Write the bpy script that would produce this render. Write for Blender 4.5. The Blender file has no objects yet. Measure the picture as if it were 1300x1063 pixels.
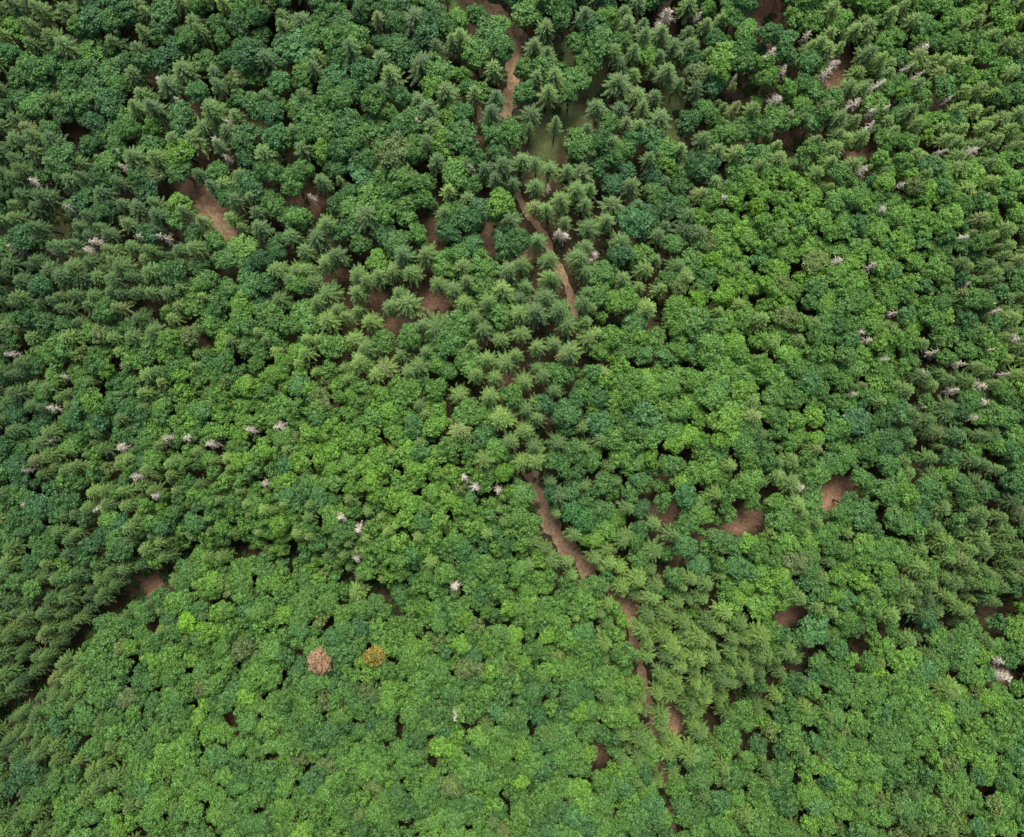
import bpy, math, random
import numpy as np
from mathutils import Vector, noise
rng = np.random.default_rng(7)
random.seed(7)
CAMZ = 280.0
F = 1195.0; CX, CY = 650.0, 487.0
KC = F/(CAMZ-15)     # px per metre at canopy level
sc = bpy.context.scene

# ------------------------------------------------------------ terrain shape (metres)
def seg_dist(x, y, pts):
    d = np.full(np.shape(x), 1e9)
    for (ax, ay), (bx, by) in zip(pts[:-1], pts[1:]):
        vx, vy = bx-ax, by-ay
        t = np.clip(((x-ax)*vx+(y-ay)*vy)/(vx*vx+vy*vy+1e-9), 0, 1)
        d = np.minimum(d, np.hypot(x-ax-t*vx, y-ay-t*vy))
    return d
def pl(pts, k=4.4):
    return [((a-CX)/k, (CY-b)/k) for a, b in pts]
VALLEY = pl([(870,-200),(862,0),(858,150),(870,370),(800,560),(790,760),(830,980),(850,1200)])
GULLY1 = pl([(-300,1150),(0,905),(60,850),(110,795),(180,745),(235,703),(300,698),(380,715),(450,742),(530,775)])
GULLY2 = pl([(905,925),(1000,862),(1060,815),(1150,803),(1220,792),(1300,772),(1600,690)])
def hgt(x, y):
    x = np.asarray(x, float); y = np.asarray(y, float)
    h = 3.0*np.sin(x*0.021+1.0)*np.cos(y*0.018+0.4)+1.6*np.sin(x*0.05+y*0.037)+1.1*np.sin(y*0.071-x*0.03+2)
    h = h-9*np.exp(-(seg_dist(x, y, VALLEY)/26)**2)
    h = h-9*np.exp(-(seg_dist(x, y, GULLY1)/9)**2)-8*np.exp(-(seg_dist(x, y, GULLY2)/9)**2)
    r = np.hypot(x, y)
    return h + 0.00012*np.clip(r-230, 0, 900)**2*np.sin(np.arctan2(y, x)*2+0.7)**2
def to_world(px, py, ex=0.0):
    u, v = (px-CX)/F, (CY-py)/F
    d = CAMZ
    for _ in range(12):
        x, y = u*d, v*d
        d = CAMZ-float(hgt(x, y))-ex
    return u*d, v*d, CAMZ-d
def to_map(x, y, z):
    k = F/(CAMZ-z)
    return CX+x*k, CY-y*k

# ------------------------------------------------------------ stand map: px,py,conifer,spacing,brightness
A = np.array([
(50,50,.4,25,.32),(30,250,.75,23,.04),(40,400,.8,21,.08),(40,560,.8,21,.12),(50,660,.8,20,.2),(110,480,.5,20,.38),(200,60,.25,26,.3),(180,200,.35,26,.2),
(350,60,.12,26,.3),(450,100,.12,27,.26),(350,200,.25,27,.22),(520,200,.2,27,.26),(600,100,.25,27,.26),(730,80,.45,28,.22),
(700,180,.6,28,.25),(820,60,.5,26,.2),(950,60,.3,23,.45),(1100,60,.4,20,.62),(1250,80,.45,20,.62),(1250,200,.5,19,.58),
(950,130,.35,23,.4),(1050,180,.5,20,.38),(1000,260,.05,18,.82),(950,330,.05,18,.85),(1150,280,.25,18,.7),(1200,400,.5,20,.5),(1280,350,.6,20,.5),
(1050,420,.25,20,.6),(850,200,.6,26,.24),(850,290,.4,25,.16),(780,260,.85,27,.28),(600,260,.5,27,.24),(450,260,.45,27,.24),(300,300,.6,25,.22),
(180,330,.6,23,.2),(560,380,1.0,29,.42),(700,350,.95,27,.35),(820,400,.2,25,.58),(440,420,.95,25,.5),(300,420,.6,21,.52),
(180,450,.45,21,.48),(130,560,.4,18,.5),(300,530,.15,16,.68),(450,540,.05,16,.85),(250,640,.35,16,.56),(400,680,.25,16,.62),
(560,620,.05,17,.82),(640,530,.9,27,.5),(720,470,.5,24,.5),(850,480,.05,24,.75),(900,560,.1,24,.7),(1000,560,.3,23,.45),
(780,640,.25,23,.4),(760,570,.3,24,.4),(700,800,.1,17,.62),(600,740,.2,16,.55),(300,780,0,19,.52),(150,830,0,19,.52),
(60,760,.95,19,.15),(140,715,.9,19,.18),(10,830,.95,19,.15),(400,850,0,20,.5),(250,920,0,20,.52),(550,850,0,19,.52),(700,920,.12,20,.5),(850,830,.99,22,.6),(880,890,.99,22,.6),
(890,760,.7,22,.58),(960,720,.08,19,.7),(1050,720,.25,21,.55),(1200,720,.55,23,.42),(1200,560,.6,23,.34),(1100,620,.3,23,.36),
(1280,620,.65,23,.38),(1100,870,.05,20,.54),(1250,900,.1,21,.54),(970,930,.1,20,.5),(300,1050,0,20,.52),(900,1050,.1,21,.52)])
def stand(px, py):
    w = 1.0/(((A[:,0]-px)**2+(A[:,1]-py)**2)+250)**2.0
    w /= w.sum()
    return (A[:,2]*w).sum(), (A[:,3]*w).sum(), (A[:,4]*w).sum()

SPOTS = [(268,262,18,8,0),(290,292,13,7,0),(245,235,12,6,0),(245,135,6,9,0),(258,200,7,6,0),(100,185,4,8,0),(78,288,6,12,1),
(475,312,8,11,0),(545,292,12,5,0),(560,384,15,6,0),(510,412,8,5,0),(620,308,5,13,0),(690,185,8,22,1),(722,155,16,11,1),
(716,70,14,10,1),(755,110,10,9,1),(855,150,8,34,1),(970,22,24,16,0),(936,123,22,7,0),(1060,97,9,14,0),(1000,175,26,5,0),(960,180,10,3,0),(920,183,15,4,0),
(845,22,7,14,0),(1060,614,17,14,0),(1046,632,13,9,0),(955,658,14,7,0),(930,664,13,6,0),(905,670,13,4,0),(880,680,7,4,0),(850,652,15,6,0),(825,606,10,8,0),(862,706,8,6,0),(995,782,13,10,0),(1010,772,9,7,0),
(186,737,14,13,0),(640,487,7,4,0),(436,516,4,5,0),(390,262,12,5,0),(745,200,8,8,0),(800,300,4,8,0),
(330,160,5,7,0),(610,160,4,9,0),(420,350,10,4,0),(480,385,6,5,0),(605,430,10,3,0),(655,330,6,8,0),(800,770,9,6,0),(885,18,5,6,0),
(765,950,12,6,0),(855,905,6,16,0),(1090,195,10,4,0),(290,905,3,4,0),(380,830,3,5,0),(1272,850,10,8,0),(590,8,22,5,1),(700,530,6,7,0),(1190,130,8,4,0),(1110,150,5,8,0)]
# polyline, half width, clearance
TRACKS = [([(560,-60),(590,-5),(625,12),(648,32),(662,52),(652,80),(651,120),(640,150)],9,.9),
([(655,245),(672,272),(690,298),(706,335),(722,365),(732,405)],5,.6),
([(228,243),(262,262),(285,285),(302,306)],7,.9),
([(674,600),(684,635),(697,662),(712,688),(735,707),(750,728)],10,1.05),
([(750,728),(772,748),(796,772),(801,800),(808,830),(818,865),(826,905),(835,950),(850,1010),(860,1090)],4.5,.62)]

# ------------------------------------------------------------ materials
def new_mat(name):
    m = bpy.data.materials.new(name); m.use_nodes = True
    nt = m.node_tree; nt.nodes.clear()
    return m, nt, nt.nodes, nt.links
def foliage_mat(name, trans=0.3):
    m, nt, N, L = new_mat(name)
    out = N.new('ShaderNodeOutputMaterial')
    at = N.new('ShaderNodeAttribute'); at.attribute_type = 'INSTANCER'; at.attribute_name = 'tint'
    sh = N.new('ShaderNodeAttribute'); sh.attribute_name = 'leafvar'
    mul = N.new('ShaderNodeMix'); mul.data_type = 'RGBA'; mul.blend_type = 'MULTIPLY'; mul.inputs[0].default_value = 1
    L.new(at.outputs['Color'], mul.inputs[6]); L.new(sh.outputs['Color'], mul.inputs[7])
    p = N.new('ShaderNodeBsdfDiffuse'); g = N.new('ShaderNodeBsdfGlossy'); g.inputs['Roughness'].default_value = 0.5
    g.inputs['Color'].default_value = (0.8,0.85,0.75,1)
    t = N.new('ShaderNodeBsdfTranslucent')
    mx = N.new('ShaderNodeMixShader'); mx.inputs[0].default_value = trans
    m2 = N.new('ShaderNodeMixShader'); m2.inputs[0].default_value = 0.025
    L.new(mul.outputs[2], p.inputs['Color']); L.new(mul.outputs[2], t.inputs['Color'])
    L.new(p.outputs[0], mx.inputs[1]); L.new(t.outputs[0], mx.inputs[2])
    L.new(mx.outputs[0], m2.inputs[1]); L.new(g.outputs[0], m2.inputs[2]); L.new(m2.outputs[0], out.inputs[0])
    return m
def noise_mat(name, c1, c2, scale, rough=0.9, bump=0.3):
    m, nt, N, L = new_mat(name)
    out = N.new('ShaderNodeOutputMaterial'); p = N.new('ShaderNodeBsdfPrincipled'); p.inputs['Roughness'].default_value = rough
    p.inputs['Specular IOR Level'].default_value = 0.15
    g = N.new('ShaderNodeNewGeometry'); n = N.new('ShaderNodeTexNoise'); n.inputs['Scale'].default_value = scale; n.inputs['Detail'].default_value = 8
    L.new(g.outputs['Position'], n.inputs['Vector'])
    r = N.new('ShaderNodeValToRGB'); r.color_ramp.elements[0].position = 0.35; r.color_ramp.elements[1].position = 0.65
    r.color_ramp.elements[0].color = (*c1, 1); r.color_ramp.elements[1].color = (*c2, 1)
    L.new(n.outputs['Fac'], r.inputs[0]); col = r.outputs[0]
    b = N.new('ShaderNodeBump'); b.inputs['Strength'].default_value = bump; L.new(n.outputs['Fac'], b.inputs['Height']); L.new(b.outputs[0], p.inputs['Normal'])
    L.new(col, p.inputs['Base Color']); L.new(p.outputs[0], out.inputs[0])
    return m, nt, p, col
M_LEAF = foliage_mat('broadleaf_foliage', 0.3)
M_NEED = foliage_mat('spruce_needles', 0.12)
M_BARK = noise_mat('bark', (0.06,0.045,0.035), (0.14,0.11,0.09), 3.0)[0]
M_DEAD = noise_mat('dead_wood', (0.40,0.36,0.27), (0.60,0.56,0.45), 1.5)[0]
M_DIRT = noise_mat('dirt_track', (0.20,0.125,0.075), (0.36,0.25,0.16), 0.9)[0]
M_GRND, nt, P, col = noise_mat('forest_floor', (0.03,0.03,0.015), (0.075,0.05,0.028), 0.7)
N, L = nt.nodes, nt.links
a1 = N.new('ShaderNodeAttribute'); a1.attribute_name = 'open'
sep = N.new('ShaderNodeSeparateColor'); L.new(a1.outputs['Color'], sep.inputs[0])
g = N.new('ShaderNodeNewGeometry'); n2 = N.new('ShaderNodeTexNoise'); n2.inputs['Scale'].default_value = 1.6; n2.inputs['Detail'].default_value = 6
L.new(g.outputs['Position'], n2.inputs['Vector'])
def ramp(c1, c2):
    r = N.new('ShaderNodeValToRGB'); r.color_ramp.elements[0].position = 0.35; r.color_ramp.elements[1].position = 0.65
    r.color_ramp.elements[0].color = (*c1, 1); r.color_ramp.elements[1].color = (*c2, 1); L.new(n2.outputs['Fac'], r.inputs[0]); return r.outputs[0]
m1 = N.new('ShaderNodeMix'); m1.data_type = 'RGBA'; L.new(sep.outputs[0], m1.inputs[0]); L.new(col, m1.inputs[6]); L.new(ramp((0.17,0.10,0.06),(0.32,0.20,0.13)), m1.inputs[7])
m2 = N.new('ShaderNodeMix'); m2.data_type = 'RGBA'; L.new(sep.outputs[1], m2.inputs[0]); L.new(m1.outputs[2], m2.inputs[6]); L.new(ramp((0.08,0.15,0.04),(0.20,0.19,0.09)), m2.inputs[7])
L.new(m2.outputs[2], P.inputs['Base Color'])

# ------------------------------------------------------------ mesh helpers
class MB:
    def __init__(s): s.v=[]; s.f=[]; s.m=[]; s.c=[]; s.n=0
    def quads(s, V, col, mat):
        n = len(V); s.v.append(V.reshape(-1,3)); s.f.append(np.arange(n*4).reshape(n,4)+s.n); s.n += n*4
        s.m.append(np.full(n, mat)); s.c.append(np.repeat(col, 4, axis=0))
    def limb(s, a, b, ra, rb, mat, k=5, col=(1,1,1)):
        a = np.array(a, float); b = np.array(b, float); d = b-a; d /= np.linalg.norm(d)+1e-9
        u = np.cross(d, [0.3,0.9,0.1]); u /= np.linalg.norm(u)+1e-9; w = np.cross(d, u)
        an = np.arange(k)*2*np.pi/k; ring = np.cos(an)[:,None]*u+np.sin(an)[:,None]*w
        A0, B0 = a+ring*ra, b+ring*rb
        V = np.stack([A0, np.roll(A0,-1,0), np.roll(B0,-1,0), B0], 1)
        s.quads(V, np.tile(np.array(col,float),(k,1)), mat)
    def obj(s, name, mats):
        v = np.concatenate(s.v); f = np.concatenate(s.f); me = bpy.data.meshes.new(name)
        me.vertices.add(len(v)); me.vertices.foreach_set('co', v.ravel().astype(np.float32))
        me.loops.add(len(f)*4); me.loops.foreach_set('vertex_index', f.ravel().astype(np.int32))
        me.polygons.add(len(f)); me.polygons.foreach_set('loop_start', (np.arange(len(f))*4).astype(np.int32))
        me.polygons.foreach_set('material_index', np.concatenate(s.m).astype(np.int32))
        me.update(calc_edges=True)
        c = np.concatenate(s.c); at = me.attributes.new('leafvar', 'FLOAT_COLOR', 'POINT')
        at.data.foreach_set('color', np.concatenate([c, np.ones((len(c),1))],1).ravel().astype(np.float32))
        for m in mats: me.materials.append(m)
        return bpy.data.objects.new(name, me)
def unit(v): return v/(np.linalg.norm(v, axis=-1, keepdims=True)+1e-9)
def leaf_cards(P, Nn, size, r, asp=0.75):
    n = len(P); T = unit(np.cross(Nn, r.normal(size=(n,3)))); B = np.cross(Nn, T)
    s = size[:,None]
    return np.stack([P-T*s, P-B*s*asp, P+T*s+Nn*s*0.15, P+B*s*asp], 1)

def broadleaf(name, seed, nclump=46, R=3.0, zc=14.2, zr=3.6, clr=(0.75,1.2), lod=1.0):
    r = np.random.default_rng(seed); b = MB()
    lob = r.uniform(0, 6.28, 4)
    for i in range(nclump):
        t = (i+0.5)/nclump; cz = 1-1.4*t; ph = i*2.39996+r.normal()*0.3
        sr = math.sqrt(max(0, 1-cz*cz)); d = np.array([sr*math.cos(ph), sr*math.sin(ph), cz])
        rad = (0.80+0.12*math.sin(2*ph+lob[0])+0.09*math.sin(3*ph+lob[1]))*r.uniform(0.74,1.1)
        if r.random() < 0.06: continue
        c = np.array([d[0]*R*rad, d[1]*R*rad, zc+d[2]*zr*rad])
        cr = r.uniform(*clr)
        nl = int(66*cr**1.5/lod**2)
        dd = unit(r.normal(size=(nl,3))+d*0.55+np.array([0,0,0.45]))
        pos = c+dd*cr*r.uniform(0.55,1.2,(nl,1))*np.array([1,1,0.8])
        nn = unit(dd*0.7+r.normal(size=(nl,3))*0.55+np.array([0,0,0.45]))
        var = r.uniform(0.85,1.15)*r.uniform(0.70,1.30,(nl,1))
        hue = r.normal(0,0.06,(nl,1))
        col = var*np.concatenate([1+hue+0.04, np.ones((nl,1)), 1-hue],1)
        b.quads(leaf_cards(pos, nn, lod*r.uniform(0.17,0.33,nl), r), col, 0)
        b.limb([0,0,zc-zr*0.55+0.5*(c[2]-zc)], c, 0.09, 0.03, 1, 3)
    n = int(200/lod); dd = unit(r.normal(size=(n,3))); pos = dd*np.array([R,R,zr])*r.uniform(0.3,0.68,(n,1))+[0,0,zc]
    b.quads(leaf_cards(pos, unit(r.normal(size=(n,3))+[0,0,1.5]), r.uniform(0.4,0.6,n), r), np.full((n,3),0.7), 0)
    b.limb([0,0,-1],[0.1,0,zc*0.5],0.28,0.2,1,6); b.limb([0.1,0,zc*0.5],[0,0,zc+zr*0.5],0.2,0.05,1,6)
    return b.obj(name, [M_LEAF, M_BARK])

def spruce(name, seed, H=20.0, R=3.0, depth=9.5, nb=8, pw=0.62):
    r = np.random.default_rng(seed); b = MB()
    z = H-0.2; k = 0
    while z > H-depth:
        t = (H-z)/depth; Lb = R*(0.06+0.94*t**pw); n = nb if t > 0.1 else 5
        ph0 = r.uniform(0, 6.28)
        for i in range(n):
            ph = ph0+i*2*math.pi/n+r.normal()*0.13; ln = Lb*r.uniform(0.68,1.18)
            el = 0.7-0.85*min(1,t*1.8)
            dx = np.array([math.cos(ph), math.sin(ph), 0]); side = np.array([-math.sin(ph), math.cos(ph), 0])
            ns = max(3, int(ln/0.26)); s = (np.arange(ns)+0.6)/ns
            ctr = dx*(s*ln)[:,None]+np.array([0,0,1])*(z+ln*(el*s*0.55-0.22*s**2*(0.3+t)+0.14*s**4))[:,None]
            var = r.uniform(0.8,1.2)
            for sg in (-1, 1):
                wl = 0.10+ln*0.135*np.sin(np.clip(s*2.5+0.5,0,3.14))
                tw = wl[:,None]*(unit(side*sg*1.0+dx*0.9+np.array([0,0,-0.12])+r.normal(size=(ns,3))*0.14))
                hw = dx*0.10+r.normal(size=(ns,3))*0.02
                V = np.stack([ctr-hw, ctr+hw, ctr+tw+hw*0.35, ctr+tw-hw*0.35], 1)
                tip = (0.52+0.85*s)[:,None]*var*r.uniform(0.85,1.15,(ns,1))
                b.quads(V, tip*np.array([[1.0,1,0.85]]), 0)
            if k % 2 == 0: b.limb([0,0,z], ctr[-1], 0.035, 0.01, 1, 3)
        z -= 0.36+0.46*t; k += 1
    b.limb([0,0,-1],[0,0,H*0.6],0.3,0.17,1,6); b.limb([0,0,H*0.6],[0,0,H],0.17,0.02,1,6)
    return b.obj(name, [M_NEED, M_BARK])

def dead_tree(name, seed, H=18.0):
    r = np.random.default_rng(seed); b = MB()
    b.limb([0,0,-1],[0.1,0,H*0.6],0.26,0.16,0,6); b.limb([0.1,0,H*0.6],[0.15,0.1,H],0.16,0.03,0,6)
    z = H-0.4
    while z > H-8:
        t = (H-z)/8
        for i in range(5):
            ph = r.uniform(0,6.28); ln = (0.5+2.0*t**0.7)*r.uniform(0.35,1.15)
            a = np.array([0.12,0.05,z]); m = a+[math.cos(ph)*ln*0.55, math.sin(ph)*ln*0.55, 0.12]; e = a+[math.cos(ph+.1)*ln, math.sin(ph+.1)*ln, 0.1-0.3*t]
            b.limb(a, m, 0.08, 0.06, 0, 3); b.limb(m, e, 0.06, 0.025, 0, 3)
            for q in range(5):
                s = r.uniform(0.3,1.0); o = a+(e-a)*s; sg = r.choice([-1,1])*0.8
                tw = unit(np.array([math.cos(ph+sg), math.sin(ph+sg), r.uniform(-0.5,0.2)]))
                b.limb(o, o+tw*ln*0.33, 0.03, 0.012, 0, 3)
        z -= r.uniform(0.35,0.8)
    return b.obj(name, [M_DEAD])

def bush(name, seed):
    r = np.random.default_rng(seed); b = MB()
    for i in range(7):
        c = np.array([r.normal()*0.6, r.normal()*0.6, r.uniform(0.3,0.9)]); nl = 40
        dd = unit(r.normal(size=(nl,3))+[0,0,0.6]); pos = c+dd*r.uniform(0.3,0.6,(nl,1))
        b.quads(leaf_cards(pos, unit(dd+r.normal(size=(nl,3))*0.5), r.uniform(0.1,0.22,nl), r), r.uniform(0.7,1.25,(nl,1))*np.ones((1,3)), 0)
        b.limb([0,0,-0.2], c, 0.03, 0.01, 1, 3)
    return b.obj(name, [M_LEAF, M_BARK])

def coll(name, objs):
    c = bpy.data.collections.new(name)
    for o in objs: c.objects.link(o)
    return c
C_BROAD = coll('broadleaf_trees', [broadleaf('beech_tree_%02d'%i, 100+i, nclump=[40,32,48,38,44,30,40,52][i], zr=[3.6,3.0,4.2,3.4,3.8,3.0,4.4,3.6][i], zc=[14.2,14.8,13.6,14.4,14,14.9,13.4,14.2][i], clr=[(.75,1.2),(.8,1.3),(.6,1.05),(.7,1.15),(.65,1.1),(.85,1.35),(.7,1.1),(.6,1.0)][i]) for i in range(8)])
C_YOUNG = coll('young_broadleaf_trees', [broadleaf('young_beech_tree_%02d'%i, 150+i, nclump=[20,16,24,18,22,14][i], zr=[3.8,3.2,4.4,3.6,4.6,3.4][i], zc=[14.0,14.6,13.4,14.2,13.2,14.4][i], clr=[(.9,1.5),(1.0,1.6),(.8,1.3),(.9,1.4),(.8,1.4),(1.0,1.7)][i], lod=1.4) for i in range(6)])
C_SPR = coll('spruce_trees', [spruce('spruce_tree_%02d'%i, 200+i, R=[3.1,3.3,2.9,3.1,3.0][i], nb=[9,8,8,9,9][i], depth=[9.5,8.5,10.5,8,10][i], pw=[.62,.55,.7,.6,.66][i]) for i in range(5)])
C_BUSH = coll('undergrowth_bushes', [bush('undergrowth_bush_%02d'%i, 300+i) for i in range(3)])

# ------------------------------------------------------------ placement
DEAD = [(198,95),(290,158),(112,135),(155,210),(45,228),(270,178),(535,155),(602,215),(757,320),(722,298),(706,298),(1062,72),(966,70),(1050,98),
(1110,140),(1115,105),(982,60),(985,118),(1085,130),(1130,262),(1175,60),(888,15),(850,12),(836,24),(1270,388),(1095,415),(1102,432),(1185,470),
(1220,465),(1245,485),(1250,510),(100,310),(122,305),(175,302),(210,300),(318,548),(352,545),(65,523),(215,555),(145,570),(435,657),(632,625),
(600,618),(590,610),(455,670),(450,715),(170,610),(575,740),(582,900),(1270,846),(1282,862),(1272,870),(920,250),(1240,190),(1065,330),(845,20),(1112,160),(1295,420),(270,565),(1020,630),
(60,320),(150,195),(285,200),(1000,90),(1130,125),(1150,230),(1235,360),(1110,345),(1190,455),(1270,400),(60,560),(25,640),(330,620),(235,560),(190,640),(1200,190),(1165,90),(1030,40),(940,95),(1120,455),(1170,520),(750,330),(700,240),
(1215,500),(1260,440),(1280,480),(1080,505),(1235,530),(1150,80),(1205,130),(1255,240),(20,320),(90,265),(225,130),(395,250),(30,100),(1140,400),(1225,300),(1100,210),(1010,140),(75,480),(30,600),(120,640),(10,450)]
dead_w = []
for i, (px, py) in enumerate(DEAD):
    s = random.uniform(0.7, 1.05) if i < 60 else random.uniform(0.45, 0.8)
    x, y, z = to_world(px, py, 18*0.98-1.5); dead_w.append((x, y, s))
SPECIAL = [(405,842,3.4,(0.36,0.24,0.14)),(475,834,2.7,(0.30,0.26,0.05)),(240,791,3.1,(0.17,0.38,0.03)),(1035,802,4.6,(0.08,0.21,0.06)),(1088,536,4.0,(0.07,0.18,0.07)),
(962,262,2.2,(.14,.30,.03)),(885,380,2.6,(.14,.32,.03)),(905,330,2.5,(.13,.30,.03)),(640,600,2.6,(.11,.27,.03)),(740,660,3.2,(.06,.19,.05)),(725,650,3.0,(.06,.19,.05)),(870,630,3.2,(.07,.20,.06)),(350,475,2.8,(.12,.25,.04)),(920,375,3,(.13,.30,.03)),(1075,450,2.8,(.11,.23,.06))]
spots_g = []
for (px, py, rx, ry, k) in SPOTS:
    x, y, z = to_world(px, py); s = F/CAMZ; spots_g.append((x, y, rx/s, ry/s, k))
tracks_g = [([to_world(a, b)[:2] for a, b in pts], w) for pts, w, q in TRACKS]
def blocked(x, y, z0, H, cr):
    irr = 1+0.5*noise.noise(Vector((x*0.3, y*0.3, 5.1)))
    for f in (0.0, 0.5, 0.7, 0.88):
        px, py = to_map(x, y, z0+H*f)
        g = 0.0 if f == 0 else cr*KC*(0.62 if f < .8 else 0.38)*irr
        for (sx, sy, rx, ry, k) in SPOTS:
            if abs(px-sx) < 80 and ((px-sx)/(rx*irr+g))**2+((py-sy)/(ry*irr+g))**2 < 1: return True
        for (pts, w, q) in TRACKS:
            if seg_dist(px, py, pts) < w*0.8+g*q: return True
    return False

XR, YT, YB = 200, 158, -178
cell = {}; trees = []
def near_ok(x, y, r):
    ci, cj = int(x//5), int(y//5)
    for i in range(ci-2, ci+3):
        for j in range(cj-2, cj+3):
            for (a, b_, rr) in cell.get((i, j), ()):
                if (a-x)**2+(b_-y)**2 < ((r+rr)*0.5)**2: return False
    return True
def add(x, y, r): cell.setdefault((int(x//5), int(y//5)), []).append((x, y, r))
specials = []
for (px, py, cr, c) in SPECIAL:
    x, y, z = to_world(px, py, 15.0); add(x, y, cr*1.5); specials.append((x, y, cr, c))
for x, y, s in dead_w: add(x, y, 2.0)
G1A = GULLY1[:6]; G1B = GULLY1[5:]
def sow(n, rf, hf, infill):
    cand = rng.uniform([-XR, YB], [XR, YT], (n, 2))
    HH = hgt(cand[:,0], cand[:,1])
    dA = seg_dist(cand[:,0], cand[:,1], G1A); dB = seg_dist(cand[:,0], cand[:,1], G1B); dC = seg_dist(cand[:,0], cand[:,1], GULLY2)
    for i in range(n):
        x, y = cand[i]; z0 = HH[i]
        nz = noise.noise(Vector((x*0.12, y*0.12, 7.7)))
        if dA[i] < 2.5+nz*1.3 or dB[i] < 1.8+nz*1.8 or dC[i] < 2.2+nz*2.0: continue
        px, py = to_map(x, y, z0+14)
        con, sp, br = stand(px, py)
        if infill and sp > 23.5 and random.random() < 0.88: continue
        if infill and sp > 18.5 and random.random() < 0.4: continue
        cl = noise.noise(Vector((x*0.03, y*0.03, 3.3)))
        r = sp/KC*rf*random.uniform(0.74, 1.18)
        if not near_ok(x, y, r): continue
        isC = random.random() < min(1, max(0, con+cl*0.6*(1 if 0.05 < con < 0.95 else 0)))
        cr = r*(0.75 if sp < 22 else 0.70)*random.uniform(0.88, 1.15)
        H = (8+1.65*sp/KC)*random.uniform(0.84, 1.15)*(1.12 if isC else 1.0)*hf
        if blocked(x, y, z0, H, cr): continue
        add(x, y, r)
        trees.append((x, y, z0, r, cr, H, isC, br, px, py))
sow(62000, 0.77, 1.0, False)
n1 = len(trees)
sow(30000, 0.44, 0.82, True)

def lerp(a, b, t): return tuple(a[i]+(b[i]-a[i])*t for i in range(3))
def tint(isC, br, x, y):
    b = br+random.gauss(0, 0.14)+0.28*noise.noise(Vector((x*0.05, y*0.05, 9)))
    b = min(1.1, max(0, b))
    if isC: c = lerp((0.054,0.118,0.042), (0.165,0.280,0.062), b)
    else: c = lerp((0.050,0.138,0.050), (0.150,0.320,0.046), b)
    q = random.random()
    if not isC and q < 0.08: c = lerp(c, (0.065,0.19,0.07), 0.6)
    if not isC and 0.10 < q < 0.16: c = lerp(c, (0.18,0.37,0.04), 0.5)
    if 0.16 < q < 0.19: c = lerp(c, (0.18,0.21,0.08), 0.5)
    v = random.uniform(0.86, 1.14)
    return tuple(k*v for k in c)
def instancer(name, rows, collection, nvar):
    me = bpy.data.meshes.new(name); n = len(rows)
    me.vertices.add(n); me.vertices.foreach_set('co', np.array([q[0] for q in rows], np.float32).ravel())
    for nm, ty, k, fld in (('rot','FLOAT_VECTOR',1,'vector'),('scl','FLOAT_VECTOR',2,'vector')):
        a = me.attributes.new(nm, ty, 'POINT'); a.data.foreach_set(fld, np.array([q[k] for q in rows], np.float32).ravel())
    a = me.attributes.new('tint', 'FLOAT_COLOR', 'POINT'); a.data.foreach_set('color', np.array([(*q[3], 1) for q in rows], np.float32).ravel())
    a = me.attributes.new('idx', 'INT', 'POINT'); a.data.foreach_set('value', np.array([random.randrange(nvar) for q in rows], np.int32))
    ob = bpy.data.objects.new(name, me); sc.collection.objects.link(ob)
    ng = bpy.data.node_groups.new(name+'_scatter', 'GeometryNodeTree')
    ng.interface.new_socket('Geometry', in_out='INPUT', socket_type='NodeSocketGeometry')
    ng.interface.new_socket('Geometry', in_out='OUTPUT', socket_type='NodeSocketGeometry')
    gi = ng.nodes.new('NodeGroupInput'); go = ng.nodes.new('NodeGroupOutput')
    ip = ng.nodes.new('GeometryNodeInstanceOnPoints'); ci = ng.nodes.new('GeometryNodeCollectionInfo')
    ci.inputs['Collection'].default_value = collection; ci.inputs['Separate Children'].default_value = True; ci.inputs['Reset Children'].default_value = True
    def na(nm, ty):
        q = ng.nodes.new('GeometryNodeInputNamedAttribute'); q.data_type = ty; q.inputs['Name'].default_value = nm
        return [o for o in q.outputs if o.enabled and o.name == 'Attribute'][0]
    lk = ng.links.new
    lk(gi.outputs[0], ip.inputs['Points']); lk(ci.outputs[0], ip.inputs['Instance']); ip.inputs['Pick Instance'].default_value = True
    lk(na('idx','INT'), ip.inputs['Instance Index']); lk(na('rot','FLOAT_VECTOR'), ip.inputs['Rotation']); lk(na('scl','FLOAT_VECTOR'), ip.inputs['Scale'])
    lk(ip.outputs[0], go.inputs[0])
    md = ob.modifiers.new('scatter', 'NODES'); md.node_group = ng
    return ob
rb, ry_, rs = [], [], []
for (x, y, z0, r, cr, H, isC, br, px, py) in trees:
    rot = (random.gauss(0,.04), random.gauss(0,.04), random.uniform(0,6.28)); c = tint(isC, br, x, y)
    if isC:
        s = cr*1.17/2.9; rs.append(((x,y,z0), rot, (s,s,H/20), c))
    else:
        s = cr*1.12/3.0; row = ((x,y,z0), rot, (s*random.uniform(.88,1.14),s*random.uniform(.88,1.14),H/18), c)
        (rb if cr > 2.2 else ry_).append(row)
for (x, y, cr, c) in specials:
    rb.append(((x, y, float(hgt(x, y))), (0,0,random.uniform(0,6)), (cr/3.0, cr/3.0, 0.97), c))
instancer('beech_forest', rb, C_BROAD, 8)
instancer('young_beech_forest', ry_, C_YOUNG, 6)
instancer('spruce_forest', rs, C_SPR, 5)
ru = []
bx = rng.uniform([-XR, YB], [XR, YT], (8000, 2)); bh = hgt(bx[:,0], bx[:,1])
gb = np.minimum(seg_dist(bx[:,0], bx[:,1], GULLY1), seg_dist(bx[:,0], bx[:,1], GULLY2))
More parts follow.
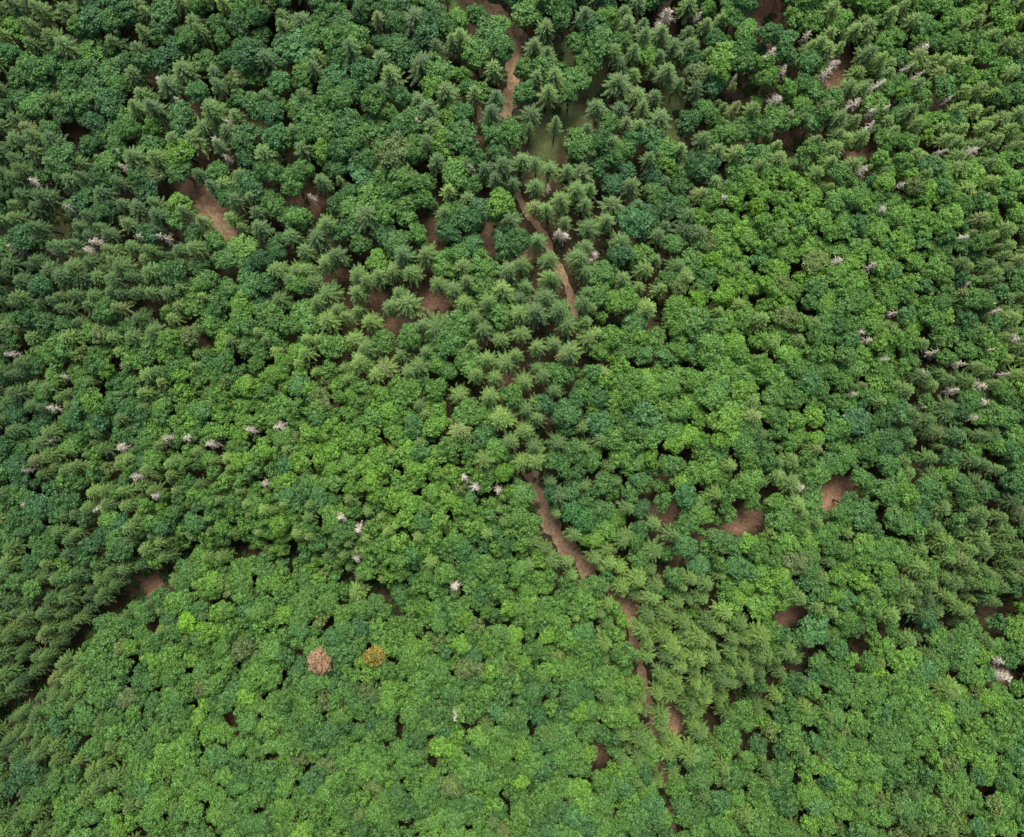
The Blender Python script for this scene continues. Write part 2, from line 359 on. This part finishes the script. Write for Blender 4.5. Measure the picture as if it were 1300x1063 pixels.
for i in range(len(bx)):
    x, y = bx[i]
    if noise.noise(Vector((x*0.08, y*0.08, 1))) < -0.05 and gb[i] > 4: continue
    if any(seg_dist(x, y, p) < (1.9 if w > 6 else 1.1) for p, w in tracks_g): continue
    if any(((x-a)/(rx*0.9))**2+((y-b)/(ry*0.9))**2 < 1 and random.random() < (0.75 if k == 0 else 0.4) for a, b, rx, ry, k in spots_g): continue
    s = random.uniform(0.5, 1.5)*(1.4 if gb[i] < 4 else 1)
    ru.append(((x,y,bh[i]), (0,0,random.uniform(0,6.28)), (s,s,s*random.uniform(.7,1.3)), lerp((0.05,0.12,0.04),(0.12,0.2,0.05),random.random())))
instancer('undergrowth', ru, C_BUSH, 3)
dm = [dead_tree('dead_spruce', 400+i).data for i in range(4)]
for i, (x, y, s) in enumerate(dead_w):
    o = bpy.data.objects.new('dead_spruce_tree', dm[i % 4]); sc.collection.objects.link(o)
    o.location = (x, y, float(hgt(x, y))); o.scale = (s*1.05, s*1.05, 0.98); o.rotation_euler = (random.gauss(0,.06), random.gauss(0,.06), random.uniform(0,6.28))

# ------------------------------------------------------------ ground sheet
def axis(lim, step):
    c = np.arange(-lim, lim+0.1, step); e = lim+np.cumsum(np.geomspace(step*1.3, 400, 22)); return np.concatenate([-e[::-1], c, e])
gx, gy = axis(216, 1.6), axis(216, 1.6)
X, Y = np.meshgrid(gx, gy); Z = hgt(X, Y)
op = np.zeros(X.shape+(4,)); op[..., 3] = 1
wob = 0.35*np.sin(X*0.9+Y*0.4)+0.3*np.sin(Y*1.3-X*0.5)
for (a, b, rx, ry, k) in spots_g:
    d = np.sqrt(((X-a)/(rx*1.5+1))**2+((Y-b)/(ry*1.5+1))**2)+wob*0.25
    op[..., k] = np.maximum(op[..., k], np.clip((1.35-d)/0.6, 0, 1))
nx, ny = len(gx), len(gy)
vid = np.arange(nx*ny).reshape(ny, nx)
fc = np.stack([vid[:-1,:-1], vid[:-1,1:], vid[1:,1:], vid[1:,:-1]], -1).reshape(-1,4)
me = bpy.data.meshes.new('ground'); me.from_pydata(np.stack([X,Y,Z],-1).reshape(-1,3).tolist(), [], fc.tolist())
at = me.attributes.new('open', 'FLOAT_COLOR', 'POINT'); at.data.foreach_set('color', op.reshape(-1).astype(np.float32))
me.polygons.foreach_set('use_smooth', [True]*len(me.polygons)); me.materials.append(M_GRND)
sc.collection.objects.link(bpy.data.objects.new('ground', me))
for pts, w in tracks_g:
    V, Fc = [], []; dense = []
    for (a, b) in zip(pts[:-1], pts[1:]):
        n = max(2, int(math.hypot(b[0]-a[0], b[1]-a[1])/1.0))
        dense += [(a[0]+(b[0]-a[0])*t/n, a[1]+(b[1]-a[1])*t/n) for t in range(n)]
    dense.append(pts[-1]); D = np.array(dense)
    for _ in range(6): D[1:-1] = (D[:-2]+D[1:-1]*2+D[2:])/4
    hw = w/(F/CAMZ)
    for i in range(len(D)):
        t = D[min(i+1, len(D)-1)]-D[max(i-1, 0)]; t = t/(np.linalg.norm(t)+1e-9); nrm = np.array([-t[1], t[0]])
        for j, s in enumerate((-1, -0.5, 0, 0.5, 1)):
            q = D[i]+nrm*hw*s*(1+0.25*math.sin(i*0.7+s*3)+0.15*math.sin(i*1.9)); V.append((q[0], q[1], float(hgt(*q))+0.07))
        if i:
            for j in range(4): o = (i-1)*5+j; Fc.append((o, o+1, o+6, o+5))
    me = bpy.data.meshes.new('dirt_track'); me.from_pydata(V, [], Fc); me.materials.append(M_DIRT)
    sc.collection.objects.link(bpy.data.objects.new('dirt_track', me))

# ------------------------------------------------------------ light & camera
w = bpy.data.worlds.new('World'); sc.world = w; w.use_nodes = True
N = w.node_tree.nodes; L = w.node_tree.links; bg = N['Background']
sky = N.new('ShaderNodeTexSky'); sky.sky_type = 'NISHITA'; sky.sun_disc = False
sky.sun_elevation = math.radians(60); sky.sun_rotation = 0; sky.dust_density = 4.0; sky.air_density = 1.0
L.new(sky.outputs[0], bg.inputs[0]); bg.inputs[1].default_value = 0.15
sl = bpy.data.lights.new('sun', 'SUN'); sl.energy = 4.8; sl.angle = math.radians(28); sl.color = (1.0, 0.96, 0.88)
so = bpy.data.objects.new('sun', sl); so.rotation_euler = (math.radians(-30), 0, 0); so.location = (0, 100, 300); sc.collection.objects.link(so)
cam = bpy.data.cameras.new('camera'); cam.sensor_width = 36; cam.lens = 36*F/1300; cam.shift_y = -44.5/1300; cam.clip_end = 6000; cam.clip_start = 1
co = bpy.data.objects.new('camera', cam); co.location = (0, 0, CAMZ); sc.collection.objects.link(co); sc.camera = co
sc.view_settings.view_transform = 'Standard'; sc.view_settings.look = 'None'; sc.view_settings.exposure = 0
print('TREES', n1, len(rb), len(ry_), len(rs), len(ru))
